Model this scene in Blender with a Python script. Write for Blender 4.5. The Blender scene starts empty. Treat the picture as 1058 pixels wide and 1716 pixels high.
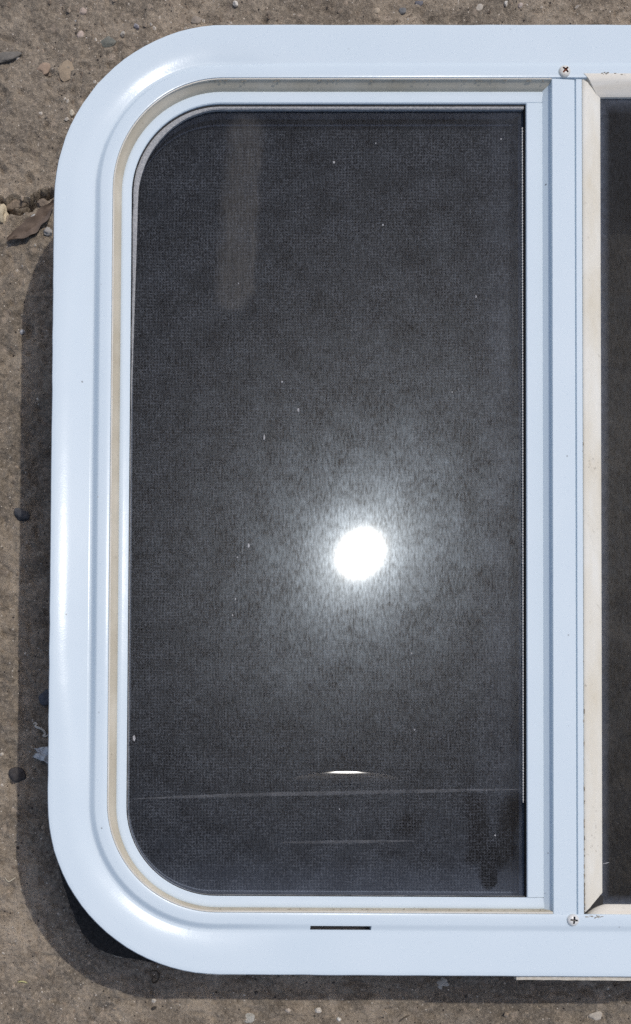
import bpy, bmesh, math, random
import numpy as np
from mathutils import Vector, noise as mnoise

# ------------------------------------------------------------------ units
# All sizes below are in "u" (1 u = 0.35 mm).  x runs right, y runs towards the viewer's feet, z up.
S = 0.00035
CX, CY = 529.0, 858.0          # world origin
H = 240.0                      # height of the window's rim above the ground
NX, NY, F = 150.0, 1430.0, 1500.0   # the spot straight under the camera, and the camera's height over the rim

def W(x, y, z=0.0):            # z measured from the ground
    return Vector(((x - CX) * S, -(y - CY) * S, z * S))
def ax(u, z): return NX + (u - NX) * (F - z) / F     # z relative to the rim
def ay(v, z): return NY + (v - NY) * (F - z) / F
def gx(u): return ax(u, -H)
def gy(v): return ay(v, -H)

sc = bpy.context.scene
col = sc.collection

# ------------------------------------------------------------------ camera
cam_d = bpy.data.cameras.new('camera'); cam = bpy.data.objects.new('camera', cam_d); col.objects.link(cam)
cam.location = W(NX, NY, H + F); cam.rotation_euler = (0, 0, 0)
cam_d.sensor_fit = 'VERTICAL'; cam_d.sensor_height = 36.0; cam_d.sensor_width = 36.0
cam_d.lens = F / 1716.0 * 36.0
cam_d.shift_x = (529 - NX) / 1716.0
cam_d.shift_y = (NY - 858) / 1716.0
cam_d.clip_start = 0.01; cam_d.clip_end = 200
sc.camera = cam

# ------------------------------------------------------------------ sky and sun
sdir = Vector((454.0, 502.0, 1500.0)).normalized()
elev = math.asin(sdir.z); rot = math.atan2(sdir.x, sdir.y)
world = bpy.data.worlds.new('World'); sc.world = world; world.use_nodes = True
wn = world.node_tree; wn.nodes.clear()
sky = wn.nodes.new('ShaderNodeTexSky'); sky.sky_type = 'NISHITA'; sky.sun_disc = False
sky.sun_elevation = elev; sky.sun_rotation = rot; sky.air_density = 0.9; sky.dust_density = 2.8; sky.ozone_density = 0.3
bg = wn.nodes.new('ShaderNodeBackground'); bg.inputs[1].default_value = 0.15
wo = wn.nodes.new('ShaderNodeOutputWorld')
wn.links.new(sky.outputs[0], bg.inputs[0]); wn.links.new(bg.outputs[0], wo.inputs[0])
sun_d = bpy.data.lights.new('sun', 'SUN'); sun_d.energy = 2.0; sun_d.angle = math.radians(0.75); sun_d.color = (1.0, 0.96, 0.90)
sun = bpy.data.objects.new('sun', sun_d); col.objects.link(sun)
sun.rotation_euler = sdir.to_track_quat('Z', 'Y').to_euler(); sun.location = (0, 0, 3)
sc.view_settings.view_transform = 'Standard'; sc.view_settings.look = 'None'
sc.view_settings.exposure = -0.25; sc.view_settings.gamma = 1.0
sc.view_settings.use_curve_mapping = False
sc.render.engine = 'CYCLES'
sc.cycles.use_denoising = False
sc.cycles.max_bounces = 8; sc.cycles.transparent_max_bounces = 16
sc.cycles.sample_clamp_indirect = 4.0

# ------------------------------------------------------------------ material helpers
class NT:
    def __init__(self, name):
        self.m = bpy.data.materials.new(name); self.m.use_nodes = True
        self.t = self.m.node_tree; self.t.nodes.clear()
        self.out = self.t.nodes.new('ShaderNodeOutputMaterial')
        self._c = None
    def n(self, typ, ins=None, **kw):
        nd = self.t.nodes.new('ShaderNode' + typ)
        for k, v in kw.items(): setattr(nd, k, v)
        for k, v in (ins or {}).items():
            s = nd.inputs[k]
            if isinstance(v, bpy.types.NodeSocket): self.t.links.new(v, s)
            else: s.default_value = v
        return nd
    def co(self):
        if self._c is None: self._c = self.n('TexCoord').outputs['Object']
        return self._c
    def scaled(self, v):
        return self.n('VectorMath', {0: self.co(), 1: v}, operation='MULTIPLY').outputs[0]
    def math(self, op, a, b=0.0, c=None, clamp=False):
        ins = {0: a, 1: b}
        if c is not None: ins[2] = c
        return self.n('Math', ins, operation=op, use_clamp=clamp).outputs[0]
    def noise(self, scale, detail=4, rough=0.55, vec=None, dist=0.0):
        return self.n('TexNoise', {'Vector': vec or self.co(), 'Scale': scale, 'Detail': detail, 'Roughness': rough, 'Distortion': dist}).outputs[0]
    def vor(self, scale, vec=None, feature='F1', out='Distance', rand=1.0):
        return self.n('TexVoronoi', {'Vector': vec or self.co(), 'Scale': scale, 'Randomness': rand}, feature=feature).outputs[out]
    def ramp(self, v, a, b, lo=0.0, hi=1.0):
        return self.n('MapRange', {0: v, 1: a, 2: b, 3: lo, 4: hi}, clamp=True).outputs[0]
    def mix(self, f, a, b, mode='MIX'):
        nd = self.t.nodes.new('ShaderNodeMix'); nd.data_type = 'RGBA'; nd.blend_type = mode
        for idx, v in ((0, f), (6, a), (7, b)):
            s = nd.inputs[idx]
            if isinstance(v, bpy.types.NodeSocket): self.t.links.new(v, s)
            else: s.default_value = v if idx == 0 else (*v, 1.0) if len(v) == 3 else v
        return nd.outputs[2]
    def bump(self, h, strength, dist, normal=None):
        ins = {'Height': h, 'Strength': strength, 'Distance': dist}
        if normal: ins['Normal'] = normal
        return self.n('Bump', ins).outputs[0]
    def mixsh(self, f, a, b):
        return self.n('MixShader', {0: f, 1: a, 2: b}).outputs[0]
    def surf(self, sh):
        self.t.links.new(sh, self.out.inputs[0]); return self.m
    def principled(self, color, rough=0.5, normal=None, spec=0.5, metallic=0.0, **kw):
        ins = {'Base Color': color if isinstance(color, bpy.types.NodeSocket) else (*color, 1.0), 'Roughness': rough,
               'Specular IOR Level': spec, 'Metallic': metallic}
        if normal: ins['Normal'] = normal
        ins.update(kw)
        return self.n('BsdfPrincipled', ins).outputs[0]

ROOT = W(985, 838, 0)          # base of the window (objects of the window are local to this)
def lx(x): return (x - 985) * S
def ly(y): return -(y - 838) * S

def mat_enamel():
    t = NT('white_enamel')
    fine = t.noise(5200, 2, 0.6); big = t.noise(18, 3, 0.5)
    c = t.mix(t.ramp(big, 0.3, 0.7), (0.585, 0.677, 0.742), (0.61, 0.697, 0.757))
    c = t.mix(t.ramp(fine, 0.35, 0.75, 0, 0.30), c, (0.56, 0.645, 0.72))
    grime = t.math('MULTIPLY', t.ramp(t.noise(260, 5, 0.7), 0.66, 0.80), t.ramp(t.noise(25, 2), 0.5, 0.68))
    c = t.mix(t.math('MULTIPLY', grime, 0.35), c, (0.36, 0.32, 0.27))
    v = t.n('TexVoronoi', {'Vector': t.co(), 'Scale': 95.0}, feature='F1'); vr = t.n('SeparateColor', {0: v.outputs['Color']})
    dot = t.math('MULTIPLY', t.ramp(v.outputs['Distance'], 0.035, 0.07, 1, 0), t.ramp(vr.outputs[0], 0.70, 0.72))
    c = t.mix(t.math('MULTIPLY', dot, t.ramp(vr.outputs[1], 0, 1, 0.2, 0.8)), c, (0.12, 0.115, 0.11))
    scr = t.noise(1.0, 4, 0.7, t.n('Mapping', {'Vector': t.co(), 'Rotation': (0, 0, 0.6), 'Scale': (900, 35, 1)}).outputs[0])
    c = t.mix(t.math('MULTIPLY', t.ramp(scr, 0.70, 0.78), t.ramp(t.noise(14, 2), 0.55, 0.65, 0, 0.22)), c, (0.40, 0.42, 0.44))
    b = t.bump(t.noise(900, 3, 0.6), 0.06, 0.0004)
    b = t.bump(t.noise(45, 2, 0.5), 0.10, 0.0012, b)
    return t.surf(t.principled(c, t.ramp(big, 0.3, 0.7, 0.17, 0.21), b, 0.12))
def mat_vinyl(name, a, b_, dirt=0.3, rough=0.6, scale=(40, 40, 40)):
    t = NT(name)
    n1 = t.noise(1.0, 4, 0.6, t.scaled(tuple(s * 1.0 for s in scale)))
    c = t.mix(t.ramp(n1, 0.32, 0.68), a, b_)
    g = t.math('MULTIPLY', t.ramp(t.noise(420, 4, 0.65), 0.58, 0.75), t.ramp(t.noise(60, 2), 0.45, 0.65))
    c = t.mix(t.math('MULTIPLY', g, dirt), c, (0.14, 0.115, 0.085))
    b = t.bump(t.noise(700, 4, 0.6), 0.15, 0.0004)
    return t.surf(t.principled(c, rough, b, 0.3))
def mat_plain(name, a, b_, scale=300, rough=0.6, spec=0.3, bump=0.2, dist=0.0005, metallic=0.0):
    t = NT(name)
    c = t.mix(t.ramp(t.noise(scale, 5, 0.6), 0.3, 0.7), a, b_)
    return t.surf(t.principled(c, rough, t.bump(t.noise(scale * 1.7, 4, 0.6), bump, dist), spec, metallic))

def mat_glass(name, tint, pane_marks):
    t = NT(name)
    co = t.co()
    sep = t.n('SeparateXYZ', {0: co}); X, Y = sep.outputs[0], sep.outputs[1]
    streak = t.noise(1.0, 5, 0.68, t.scaled((800, 210, 1)))
    blot = t.noise(55, 4, 0.6); fine = t.noise(1500, 3, 0.65); vert = t.noise(1.0, 3, 0.55, t.scaled((160, 14, 1)))
    dust = t.math('ADD', t.ramp(streak, 0.33, 0.68, 0.08, 1.0), t.ramp(blot, 0.35, 0.75, -0.18, 0.25))
    dust = t.math('MULTIPLY', dust, t.ramp(vert, 0.30, 0.70, 0.85, 1.12), clamp=True)
    wipe = None
    if pane_marks:
        wob = t.math('MULTIPLY', t.math('SUBTRACT', t.noise(75, 4, 0.6), 0.5), 26 * S)
        wob2 = t.math('MULTIPLY', t.math('SUBTRACT', t.noise(75, 4, 0.6, t.scaled((1.3, 0.8, 2))), 0.5), 26 * S)
        def seg(x0, y0, x1, y1, r, soft):        # distance to a line on the pane
            ax_, ay_ = lx(x0), ly(y0); dx, dy = lx(x1) - ax_, ly(y1) - ay_; L2 = dx * dx + dy * dy
            px = t.math('ADD', t.math('SUBTRACT', X, ax_), wob); py = t.math('ADD', t.math('SUBTRACT', Y, ay_), wob2)
            h = t.math('DIVIDE', t.math('ADD', t.math('MULTIPLY', px, dx), t.math('MULTIPLY', py, dy)), L2, clamp=True)
            qx = t.math('SUBTRACT', px, t.math('MULTIPLY', h, dx)); qy = t.math('SUBTRACT', py, t.math('MULTIPLY', h, dy))
            d = t.math('SQRT', t.math('ADD', t.math('MULTIPLY', qx, qx), t.math('MULTIPLY', qy, qy)))
            return t.ramp(d, r * S, (r + soft) * S, 1, 0)
        zg = -25
        G = lambda u, v: (ax(u, zg), ay(v, zg))
        w = [seg(*G(797, 1350), *G(808, 1430), 12, 14), seg(*G(862, 1352), *G(835, 1440), 10, 16), seg(*G(818, 1450), *G(817, 1474), 13, 6),
             seg(*G(690, 1380), *G(675, 1390), 8, 16), seg(*G(800, 1430), *G(850, 1425), 14, 10)]
        wipe = w[0]
        for q in w[1:]: wipe = t.math('MAXIMUM', wipe, q)
        smear = t.math('MAXIMUM', seg(*G(412, 225), *G(392, 490), 18, 20), seg(*G(425, 240), *G(414, 480), 8, 8))  # paler tan streak down the upper left of the pane
        smear = t.math('MULTIPLY', smear, t.ramp(t.noise(1.0, 4, 0.6, t.scaled((500, 60, 1))), 0.25, 0.7, 0.35, 1.0))
        keep = t.math('SUBTRACT', 1.0, t.math('MULTIPLY', wipe, 0.95))
        # dust gathers along the lower bead of the pane
        low = t.ramp(Y, ly(1500), ly(1440), 1.0, 0.0)
        film = t.math('MULTIPLY', dust, 0.011)
        band = t.math('MULTIPLY', t.math('MAXIMUM', t.ramp(Y, ly(1500), ly(1290), 0.6, 0.0), t.ramp(t.math('ADD', X, wob2), lx(795), lx(850), 0.0, 0.5)), t.ramp(blot, 0.3, 0.65, 0.45, 1.0))
        film = t.math('ADD', film, t.math('ADD', t.math('MULTIPLY', low, 0.05), t.math('MULTIPLY', band, 0.036)))
        film = t.math('MULTIPLY', film, keep)
        halo = t.math('MULTIPLY', t.math('MULTIPLY', t.math('ADD', t.math('MULTIPLY', dust, 0.0095), 0.0), t.ramp(fine, 0.3, 0.7, 0.75, 1.2)), keep)
    else:
        edge = t.ramp(X, lx(1017), lx(1032), 1.0, 0.0)
        edge = t.math('MAXIMUM', edge, t.ramp(Y, ly(1515), ly(1500), 1.0, 0.0))
        edge = t.math('MAXIMUM', edge, t.ramp(Y, ly(178), ly(150), 0.0, 1.0))
        edge = t.math('MULTIPLY', edge, t.ramp(t.noise(260, 4, 0.6), 0.25, 0.6, 0.5, 1.0))
        film = t.math('ADD', t.math('MULTIPLY', dust, 0.008), t.math('MULTIPLY', edge, 0.12))
        halo = t.math('MULTIPLY', dust, 0.006)
    trans = t.n('BsdfTransparent', {'Color': (*tint, 1)}).outputs[0]
    sharp = t.n('BsdfGlossy', {'Color': (1, 1, 1, 1), 'Roughness': 0.076}, distribution='BECKMANN').outputs[0]
    fr = t.n('Fresnel', {'IOR': 1.2}).outputs[0]
    mid_ = t.n('BsdfGlossy', {'Color': (0.80, 0.9, 1, 1), 'Roughness': 0.15}, distribution='GGX').outputs[0]
    wide = t.n('BsdfGlossy', {'Color': (0.62, 0.79, 1, 1), 'Roughness': 0.25}, distribution='GGX').outputs[0]
    dif = t.n('BsdfDiffuse', {'Color': (0.46, 0.54, 0.70, 1)}).outputs[0]
    s = t.mixsh(fr, trans, sharp)
    s = t.mixsh(t.math('ADD', t.math('MULTIPLY', halo, 0.3), 0.0024), s, mid_)
    s = t.mixsh(halo, s, wide)
    s = t.mixsh(film, s, dif)
    if pane_marks: s = t.mixsh(t.math('MULTIPLY', smear, 0.058), s, t.n('BsdfDiffuse', {'Color': (0.60, 0.55, 0.48, 1)}).outputs[0])
    return t.surf(s)
def mat_tint(name, tint):
    t = NT(name)
    return t.surf(t.n('BsdfTransparent', {'Color': (*tint, 1)}).outputs[0])
def mat_screen():
    t = NT('screen_weave')
    pitch = 5.3 * S
    sep = t.n('SeparateXYZ', {0: t.co()})
    wobx = t.math('MULTIPLY', t.math('SUBTRACT', t.noise(40, 2), 0.5), 9 * S)
    sx = t.math('SINE', t.math('MULTIPLY', t.math('ADD', sep.outputs[0], wobx), 2 * math.pi / pitch))
    sy = t.math('SINE', t.math('MULTIPLY', t.math('ADD', sep.outputs[1], wobx), 2 * math.pi / pitch))
    thread = t.math('MAXIMUM', t.ramp(sx, -0.15, 0.35), t.ramp(sy, -0.15, 0.35))
    n1 = t.noise(650, 4, 0.7); n2 = t.noise(62, 5, 0.6); n3 = t.noise(1.0, 3, 0.6, t.scaled((1800, 260, 1))); n4 = t.noise(1.0, 3, 0.6, t.scaled((260, 1800, 1)))
    d = t.math('MULTIPLY', t.ramp(n1, 0.40, 0.64, 0.05, 2.0), t.ramp(n2, 0.33, 0.67, 0.45, 1.6))
    d = t.math('MULTIPLY', d, t.ramp(t.math('MAXIMUM', n3, n4), 0.45, 0.72, 0.5, 1.8))
    d = t.math('MULTIPLY', d, t.ramp(thread, 0, 1, 0.08, 1.15))
    c = t.mix(t.math('MULTIPLY', d, 0.40, clamp=True), (0.004, 0.004, 0.005), (0.25, 0.236, 0.218))
    dif = t.principled(c, 0.7, t.bump(thread, 0.5, 0.0004), 0.25)
    tr = t.n('BsdfTransparent').outputs[0]
    return t.surf(t.mixsh(t.ramp(thread, 0, 1, 0.70, 1.0), tr, dif))
def mat_ground():
    t = NT('packed_earth')
    big = t.noise(9, 4, 0.55); mid = t.noise(48, 5, 0.6, dist=0.4); fine = t.noise(420, 5, 0.68); grain = t.noise(1500, 3, 0.7)
    c = t.mix(t.ramp(mid, 0.36, 0.64), (0.200, 0.163, 0.124), (0.425, 0.353, 0.272))
    c = t.mix(t.ramp(big, 0.40, 0.58, 0, 0.85), c, (0.215, 0.184, 0.147))
    st = t.noise(22, 3, 0.5, dist=1.2)
    c = t.mix(t.ramp(st, 0.50, 0.62, 0, 0.55), c, (0.15, 0.128, 0.104))
    c = t.mix(t.ramp(st, 0.42, 0.30, 0, 0.45), c, (0.46, 0.385, 0.30))
    c = t.mix(t.ramp(fine, 0.50, 0.74, 0, 0.75), c, (0.53, 0.445, 0.345))
    c = t.mix(t.ramp(fine, 0.46, 0.28, 0, 0.80), c, (0.09, 0.072, 0.054))
    c = t.mix(t.ramp(grain, 0.58, 0.74, 0, 0.75), c, (0.60, 0.50, 0.39))
    c = t.mix(t.ramp(grain, 0.42, 0.28, 0, 0.75), c, (0.10, 0.076, 0.056))
    v = t.n('TexVoronoi', {'Vector': t.co(), 'Scale': 520.0}, feature='F1')
    r = t.n('SeparateColor', {0: v.outputs['Color']}).outputs[0]
    sp = t.math('MULTIPLY', t.ramp(v.outputs['Distance'], 0.22, 0.34, 1, 0), t.ramp(r, 0.94, 0.96))
    c = t.mix(sp, c, (0.66, 0.59, 0.50))
    lump = t.n('TexVoronoi', {'Vector': t.n('VectorMath', {0: t.co(), 1: t.n('VectorMath', {0: t.n('TexNoise', {'Vector': t.co(), 'Scale': 180.0, 'Detail': 3.0}).outputs[1], 1: (0.006, 0.006, 0.006)}, operation='MULTIPLY').outputs[0]}, operation='ADD').outputs[0], 'Scale': 150.0}, feature='F1')
    lr = t.n('SeparateColor', {0: lump.outputs['Color']})
    lm = t.math('MULTIPLY', t.ramp(lump.outputs['Distance'], 0.20, 0.42, 1, 0), t.ramp(lr.outputs[0], 0.72, 0.78))
    c = t.mix(t.math('MULTIPLY', lm, 0.6), c, t.mix(lr.outputs[1], (0.24, 0.20, 0.165), (0.50, 0.41, 0.32)))
    sp2 = t.math('MULTIPLY', t.ramp(v.outputs['Distance'], 0.30, 0.40, 1, 0), t.ramp(r, 0.035, 0.02))
    c = t.mix(sp2, c, (0.06, 0.052, 0.048))
    h = t.math('ADD', t.math('MULTIPLY', fine, 0.7), t.math('MULTIPLY', grain, 0.3))
    b = t.bump(h, 1.0, 0.0024)
    b = t.bump(t.math('ADD', sp, 0.0), 0.5, 0.0006, b)
    return t.surf(t.principled(c, 0.93, b, 0.15))

M = {}
M['enamel'] = mat_enamel()
M['lip'] = mat_vinyl('cream_vinyl_lip', (0.66, 0.64, 0.58), (0.58, 0.54, 0.46), 0.5)
M['tan'] = mat_vinyl('tan_felt', (0.43, 0.385, 0.295), (0.57, 0.53, 0.44), 0.5, 0.9, (22, 22, 22))
M['cream'] = mat_vinyl('cream_vinyl', (0.62, 0.575, 0.475), (0.71, 0.70, 0.645), 0.6, 0.55, (45, 20, 60))
M['cream_h'] = mat_vinyl('cream_vinyl_cross', (0.66, 0.61, 0.52), (0.72, 0.70, 0.64), 0.45, 0.55, (12, 160, 60))
M['rubber'] = mat_plain('black_rubber', (0.012, 0.012, 0.013), (0.03, 0.029, 0.028), 500, 0.7)
M['sealant'] = mat_plain('grey_sealant', (0.26, 0.265, 0.27), (0.44, 0.445, 0.45), 700, 0.75, 0.2, 0.6, 0.001)
M['scrframe'] = mat_plain('screen_frame_grey', (0.035, 0.037, 0.042), (0.055, 0.057, 0.062), 500, 0.45, 0.4)
M['steel'] = mat_plain('dull_metal', (0.52, 0.53, 0.54), (0.64, 0.65, 0.66), 300, 0.4, 0.5)
M['spline'] = mat_plain('spline_grey', (0.50, 0.50, 0.49), (0.62, 0.62, 0.60), 400, 0.5, 0.4)
M['body'] = mat_plain('mill_aluminium', (0.17, 0.165, 0.16), (0.24, 0.235, 0.225), 60, 0.6, 0.4)
M['glass'] = mat_glass('dusty_tinted_glass', (0.43, 0.47, 0.54), True)
M['glass2'] = mat_glass('tinted_glass', (0.31, 0.325, 0.34), False)
M['tint'] = mat_tint('glass_back', (0.98, 0.98, 0.98))
M['screen'] = mat_screen()
M['ground'] = mat_ground()
M['rust'] = mat_plain('rust', (0.24, 0.07, 0.035), (0.12, 0.04, 0.02), 900, 0.9)
M['zinc'] = mat_plain('screw_metal', (0.62, 0.62, 0.60), (0.70, 0.70, 0.68), 500, 0.35, 0.5, 0.1)
M['screw_dark'] = mat_plain('screw_recess', (0.18, 0.17, 0.16), (0.09, 0.085, 0.08), 700, 0.6)
M['white_paint'] = mat_plain('screw_paint', (0.70, 0.69, 0.65), (0.62, 0.59, 0.53), 500, 0.4, 0.4)
M['tape'] = mat_plain('sealing_tape', (0.46, 0.42, 0.35), (0.62, 0.59, 0.52), 420, 0.8, 0.2, 0.5, 0.001)
M['dust'] = mat_plain('pale_dust', (0.22, 0.22, 0.23), (0.50, 0.50, 0.50), 800, 0.9, 0.1)

# ------------------------------------------------------------------ mesh helpers
def make(name, verts, faces, mat, parent=None, smooth=35, origin=None, mats=None, fmat=None):
    """verts are world Vectors; the object sits at `origin` (or at its parent's place)."""
    o0 = origin if origin is not None else (ROOT if parent is not None else Vector((0, 0, 0)))
    me = bpy.data.meshes.new(name)
    me.from_pydata([tuple(v - o0) for v in verts], [], faces)
    for m in (mats or [mat]): me.materials.append(m)
    if fmat: me.polygons.foreach_set('material_index', fmat)
    bm = bmesh.new(); bm.from_mesh(me); bmesh.ops.recalc_face_normals(bm, faces=bm.faces); bm.to_mesh(me); bm.free()
    if smooth:
        me.polygons.foreach_set('use_smooth', [True] * len(me.polygons)); me.set_sharp_from_angle(angle=math.radians(smooth))
    me.update()
    o = bpy.data.objects.new(name, me); col.objects.link(o)
    if parent is not None: o.parent = parent
    else: o.location = o0
    return o
def tag(o, label, cat, group=None, kind=None):
    o['label'] = label
    if cat: o['category'] = cat
    if group: o['group'] = group
    if kind: o['kind'] = kind
    return o

def warp(x, y):      # the old frame is a touch out of square
    w = max(-0.25, min(1.05, (800 - x) / 715.0))
    x2 = x - 0.0107 * (y - 900) * w
    g = max(0.0, min(1.0, (y - 858) / 780.0)); y2 = y + 0.006 * max(-330, min(420, x - 700)) * g
    return x2, y2

NC, NS = 22, 44
def rr(L, T, R, B, rad, corners=(1, 1, 1, 1)):
    """closed rounded rectangle, clockwise from the top-left corner's start; returns (points, slope factor)"""
    pts = []; ks = []
    cs = [(L + rad, T + rad, 180), (R - rad, T + rad, 270), (R - rad, B - rad, 0), (L + rad, B - rad, 90)]
    for i, (cx, cy, a0) in enumerate(cs):
        for j in range(NC + 1):
            a = math.radians(a0 + 90 * j / NC)
            pts.append((cx + rad * math.cos(a), cy + rad * math.sin(a))); ks.append(18.0)
        a1 = math.radians(a0 + 90); nx_, ny_, na = cs[(i + 1) % 4]
        p0 = (cx + rad * math.cos(a1), cy + rad * math.sin(a1)); b0 = math.radians(na)
        p1 = (nx_ + rad * math.cos(b0), ny_ + rad * math.sin(b0))
        for j in range(1, NS):
            f = j / NS; pts.append((p0[0] + (p1[0] - p0[0]) * f, p0[1] + (p1[1] - p0[1]) * f))
            if i in (0, 2):
                d = min(f, 1 - f) * math.hypot(p1[0] - p0[0], p1[1] - p0[1])
                s = min(1, d / 170.0); ks.append(18 + 34 * s * s * (3 - 2 * s))
            else:
                d = min(f, 1 - f) * math.hypot(p1[0] - p0[0], p1[1] - p0[1])
                s = min(1, d / 260.0); ks.append(18 - 24 * s * s * (3 - 2 * s))
    return pts, ks
def lerp_pts(a, b, t): return [(p[0] + (q[0] - p[0]) * t, p[1] + (q[1] - p[1]) * t) for p, q in zip(a, b)]
def loft_closed(rings, close=True):
    """rings: list of (pts, z list) relative to the rim; closed in both directions when close"""
    V = []; Fc = []; n = len(rings[0][0])
    for pts, zs in rings:
        for i, (x, y) in enumerate(pts):
            wx, wy = warp(x, y); z = zs[i] if isinstance(zs, (list, tuple)) else zs
            V.append(W(wx, wy, H + z))
    m = len(rings)
    for r in range(m if close else m - 1):
        r2 = (r + 1) % m
        for i in range(n):
            j = (i + 1) % n
            Fc.append((r * n + i, r * n + j, r2 * n + j, r2 * n + i))
    return V, Fc
def cpath(L, T, B, X, rad):
    """open C: from the right end of the top, round the left side, to the right end of the bottom"""
    pts = [(X + (L + rad - X) * j / 30, T) for j in range(30)]
    for j in range(NC + 1):
        a = math.radians(270 - 90 * j / NC); pts.append((L + rad + rad * math.cos(a), T + rad + rad * math.sin(a)))
    for j in range(1, 50): pts.append((L, T + rad + (B - T - 2 * rad) * j / 50))
    for j in range(NC + 1):
        a = math.radians(180 - 90 * j / NC); pts.append((L + rad + rad * math.cos(a), B - rad + rad * math.sin(a)))
    for j in range(1, 31): pts.append((L + rad + (X - L - rad) * j / 30, B))
    return pts
def loft_open(paths, caps=True, close=True):
    V = []; Fc = []; n = len(paths[0][0]); m = len(paths)
    for pts, z in paths:
        for i, (x, y) in enumerate(pts):
            wx, wy = warp(x, y); V.append(W(wx, wy, H + (z[i] if isinstance(z, (list, tuple)) else z)))
    for r in range(m if close else m - 1):
        r2 = (r + 1) % m
        for i in range(n - 1): Fc.append((r * n + i, r * n + i + 1, r2 * n + i + 1, r2 * n + i))
    if caps and close:
        Fc.append(tuple(r * n for r in range(m))); Fc.append(tuple(r * n + n - 1 for r in range(m))[::-1])
    return V, Fc
def prism(poly, z0, z1, warped=True):
    """poly in (x,y); z relative to the rim"""
    V = []; n = len(poly)
    for z in (z0, z1):
        for x, y in poly:
            p = warp(x, y) if warped else (x, y); V.append(W(p[0], p[1], H + z))
    Fc = [tuple(range(n))[::-1], tuple(range(n, 2 * n))] + [(i, (i + 1) % n, n + (i + 1) % n, n + i) for i in range(n)]
    return V, Fc
def extrude_y(section, y0, y1, seg=30, ends=None):
    """section: list of (x, z); extruded along y.  ends = function (x,z)->(dy0,dy1)"""
    V = []; m = len(section); Fc = []
    for k in range(seg + 1):
        for x, z in section:
            d0, d1 = ends(x, z) if ends else (0, 0)
            y = (y0 + d0) + ((y1 + d1) - (y0 + d0)) * k / seg
            p = warp(x, y); V.append(W(p[0], p[1], H + z))
    for k in range(seg):
        for i in range(m):
            j = (i + 1) % m; Fc.append((k * m + i, k * m + j, (k + 1) * m + j, (k + 1) * m + i))
    Fc.append(tuple(range(m))[::-1]); Fc.append(tuple(seg * m + i for i in range(m)))
    return V, Fc
def extrude_x(section, x0, x1, seg=30, ends=None):
    V = []; m = len(section); Fc = []
    for k in range(seg + 1):
        for y, z in section:
            d0, d1 = ends(y, z) if ends else (0, 0)
            x = (x0 + d0) + ((x1 + d1) - (x0 + d0)) * k / seg
            p = warp(x, y); V.append(W(p[0], p[1], H + z))
    for k in range(seg):
        for i in range(m):
            j = (i + 1) % m; Fc.append((k * m + i, k * m + j, (k + 1) * m + j, (k + 1) * m + i))
    Fc.append(tuple(range(m))[::-1]); Fc.append(tuple(seg * m + i for i in range(m)))
    return V, Fc

# ------------------------------------------------------------------ ground
def vnoise(x, y, seed):
    xi = np.floor(x).astype(np.int64); yi = np.floor(y).astype(np.int64); fx = x - xi; fy = y - yi
    fx = fx * fx * fx * (fx * (fx * 6 - 15) + 10); fy = fy * fy * fy * (fy * (fy * 6 - 15) + 10)
    def hsh(a, b):
        n = (a * 374761393 + b * 668265263 + seed * 1274126177) & 0x7fffffff
        n = ((n ^ (n >> 13)) * 1274126177) & 0x7fffffff
        return ((n ^ (n >> 16)) & 0xffff) / 65535.0
    a = hsh(xi, yi); b = hsh(xi + 1, yi); c = hsh(xi, yi + 1); d = hsh(xi + 1, yi + 1)
    return (a + (b - a) * fx) * (1 - fy) + (c + (d - c) * fx) * fy
def ground_h(x, y):
    x = np.asarray(x, float); y = np.asarray(y, float)
    h = 7.0 * (vnoise(x / 190, y / 190, 1) - 0.5) + 5.0 * (vnoise(x / 70, y / 70, 2) - 0.5)
    h = h + 8.0 * (vnoise(x / 26, y / 26, 3) - 0.5) + 6.0 * (vnoise(x / 12, y / 12, 4) - 0.5) + 2.6 * (vnoise(x / 6, y / 6, 5) - 0.5)
    # small pits
    p = vnoise(x / 17 + 40, y / 17, 6); h = h - 6.0 * np.clip((p - 0.80) / 0.2, 0, 1)
    # broken edge of a shallow scab near the dead leaf
    ex, ey = gx(30), gy(352)
    lip = (y - ey) - (-14 + 26 * (vnoise(x / 30, y * 0 + 3, 7) - 0.5) - 0.28 * (x - ex))
    # crevice under the broken edge
    px = np.array([2, 14, 30, 46, 58, 74, 86]); py = np.array([338, 350, 355, 349, 338, 327, 322])
    dmin = np.full(x.shape, 1e9)
    for i in range(len(px) - 1):
        x0, y0, x1, y1 = gx(px[i]), gy(py[i]), gx(px[i + 1]), gy(py[i + 1]); dx, dy = x1 - x0, y1 - y0
        tt = np.clip(((x - x0) * dx + (y - y0) * dy) / (dx * dx + dy * dy), 0, 1); dmin = np.minimum(dmin, np.hypot(x - x0 - tt * dx, y - y0 - tt * dy))
    wd = 7.0 + 7 * (vnoise(x / 14, y / 14, 12) - 0.5)
    h = h - 38 * np.clip(1 - dmin / np.maximum(wd, 1.5), 0, 1) ** 0.7
    inb = np.exp(-((x - ex) / 75.0) ** 4)
    h = h + inb * (np.where(lip < 0, 9 * np.exp(lip / 45.0), -10 * np.exp(-lip / 26.0)))
    return h
def grid_lines(lo, hi, fine, far, coarse=None):
    pts = []; x = lo
    while x <= hi:
        pts.append(x); st = fine
        if coarse and coarse[0] < x < coarse[1]: st = coarse[2]
        x += st
    st = fine; a = pts[0]; left = []
    while a > -far: st *= 1.35; a -= st; left.append(a)
    st = fine; b = pts[-1]; right = []
    while b < far: st *= 1.35; b += st; right.append(b)
    return np.array(left[::-1] + pts + right)
gxs = grid_lines(-110, 1270, 2.9, 60000, (270, 1090, 7.0)); gys = grid_lines(-290, 1810, 2.9, 60000)
GX, GY = np.meshgrid(gxs, gys); GZ = ground_h(GX, GY)
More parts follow.
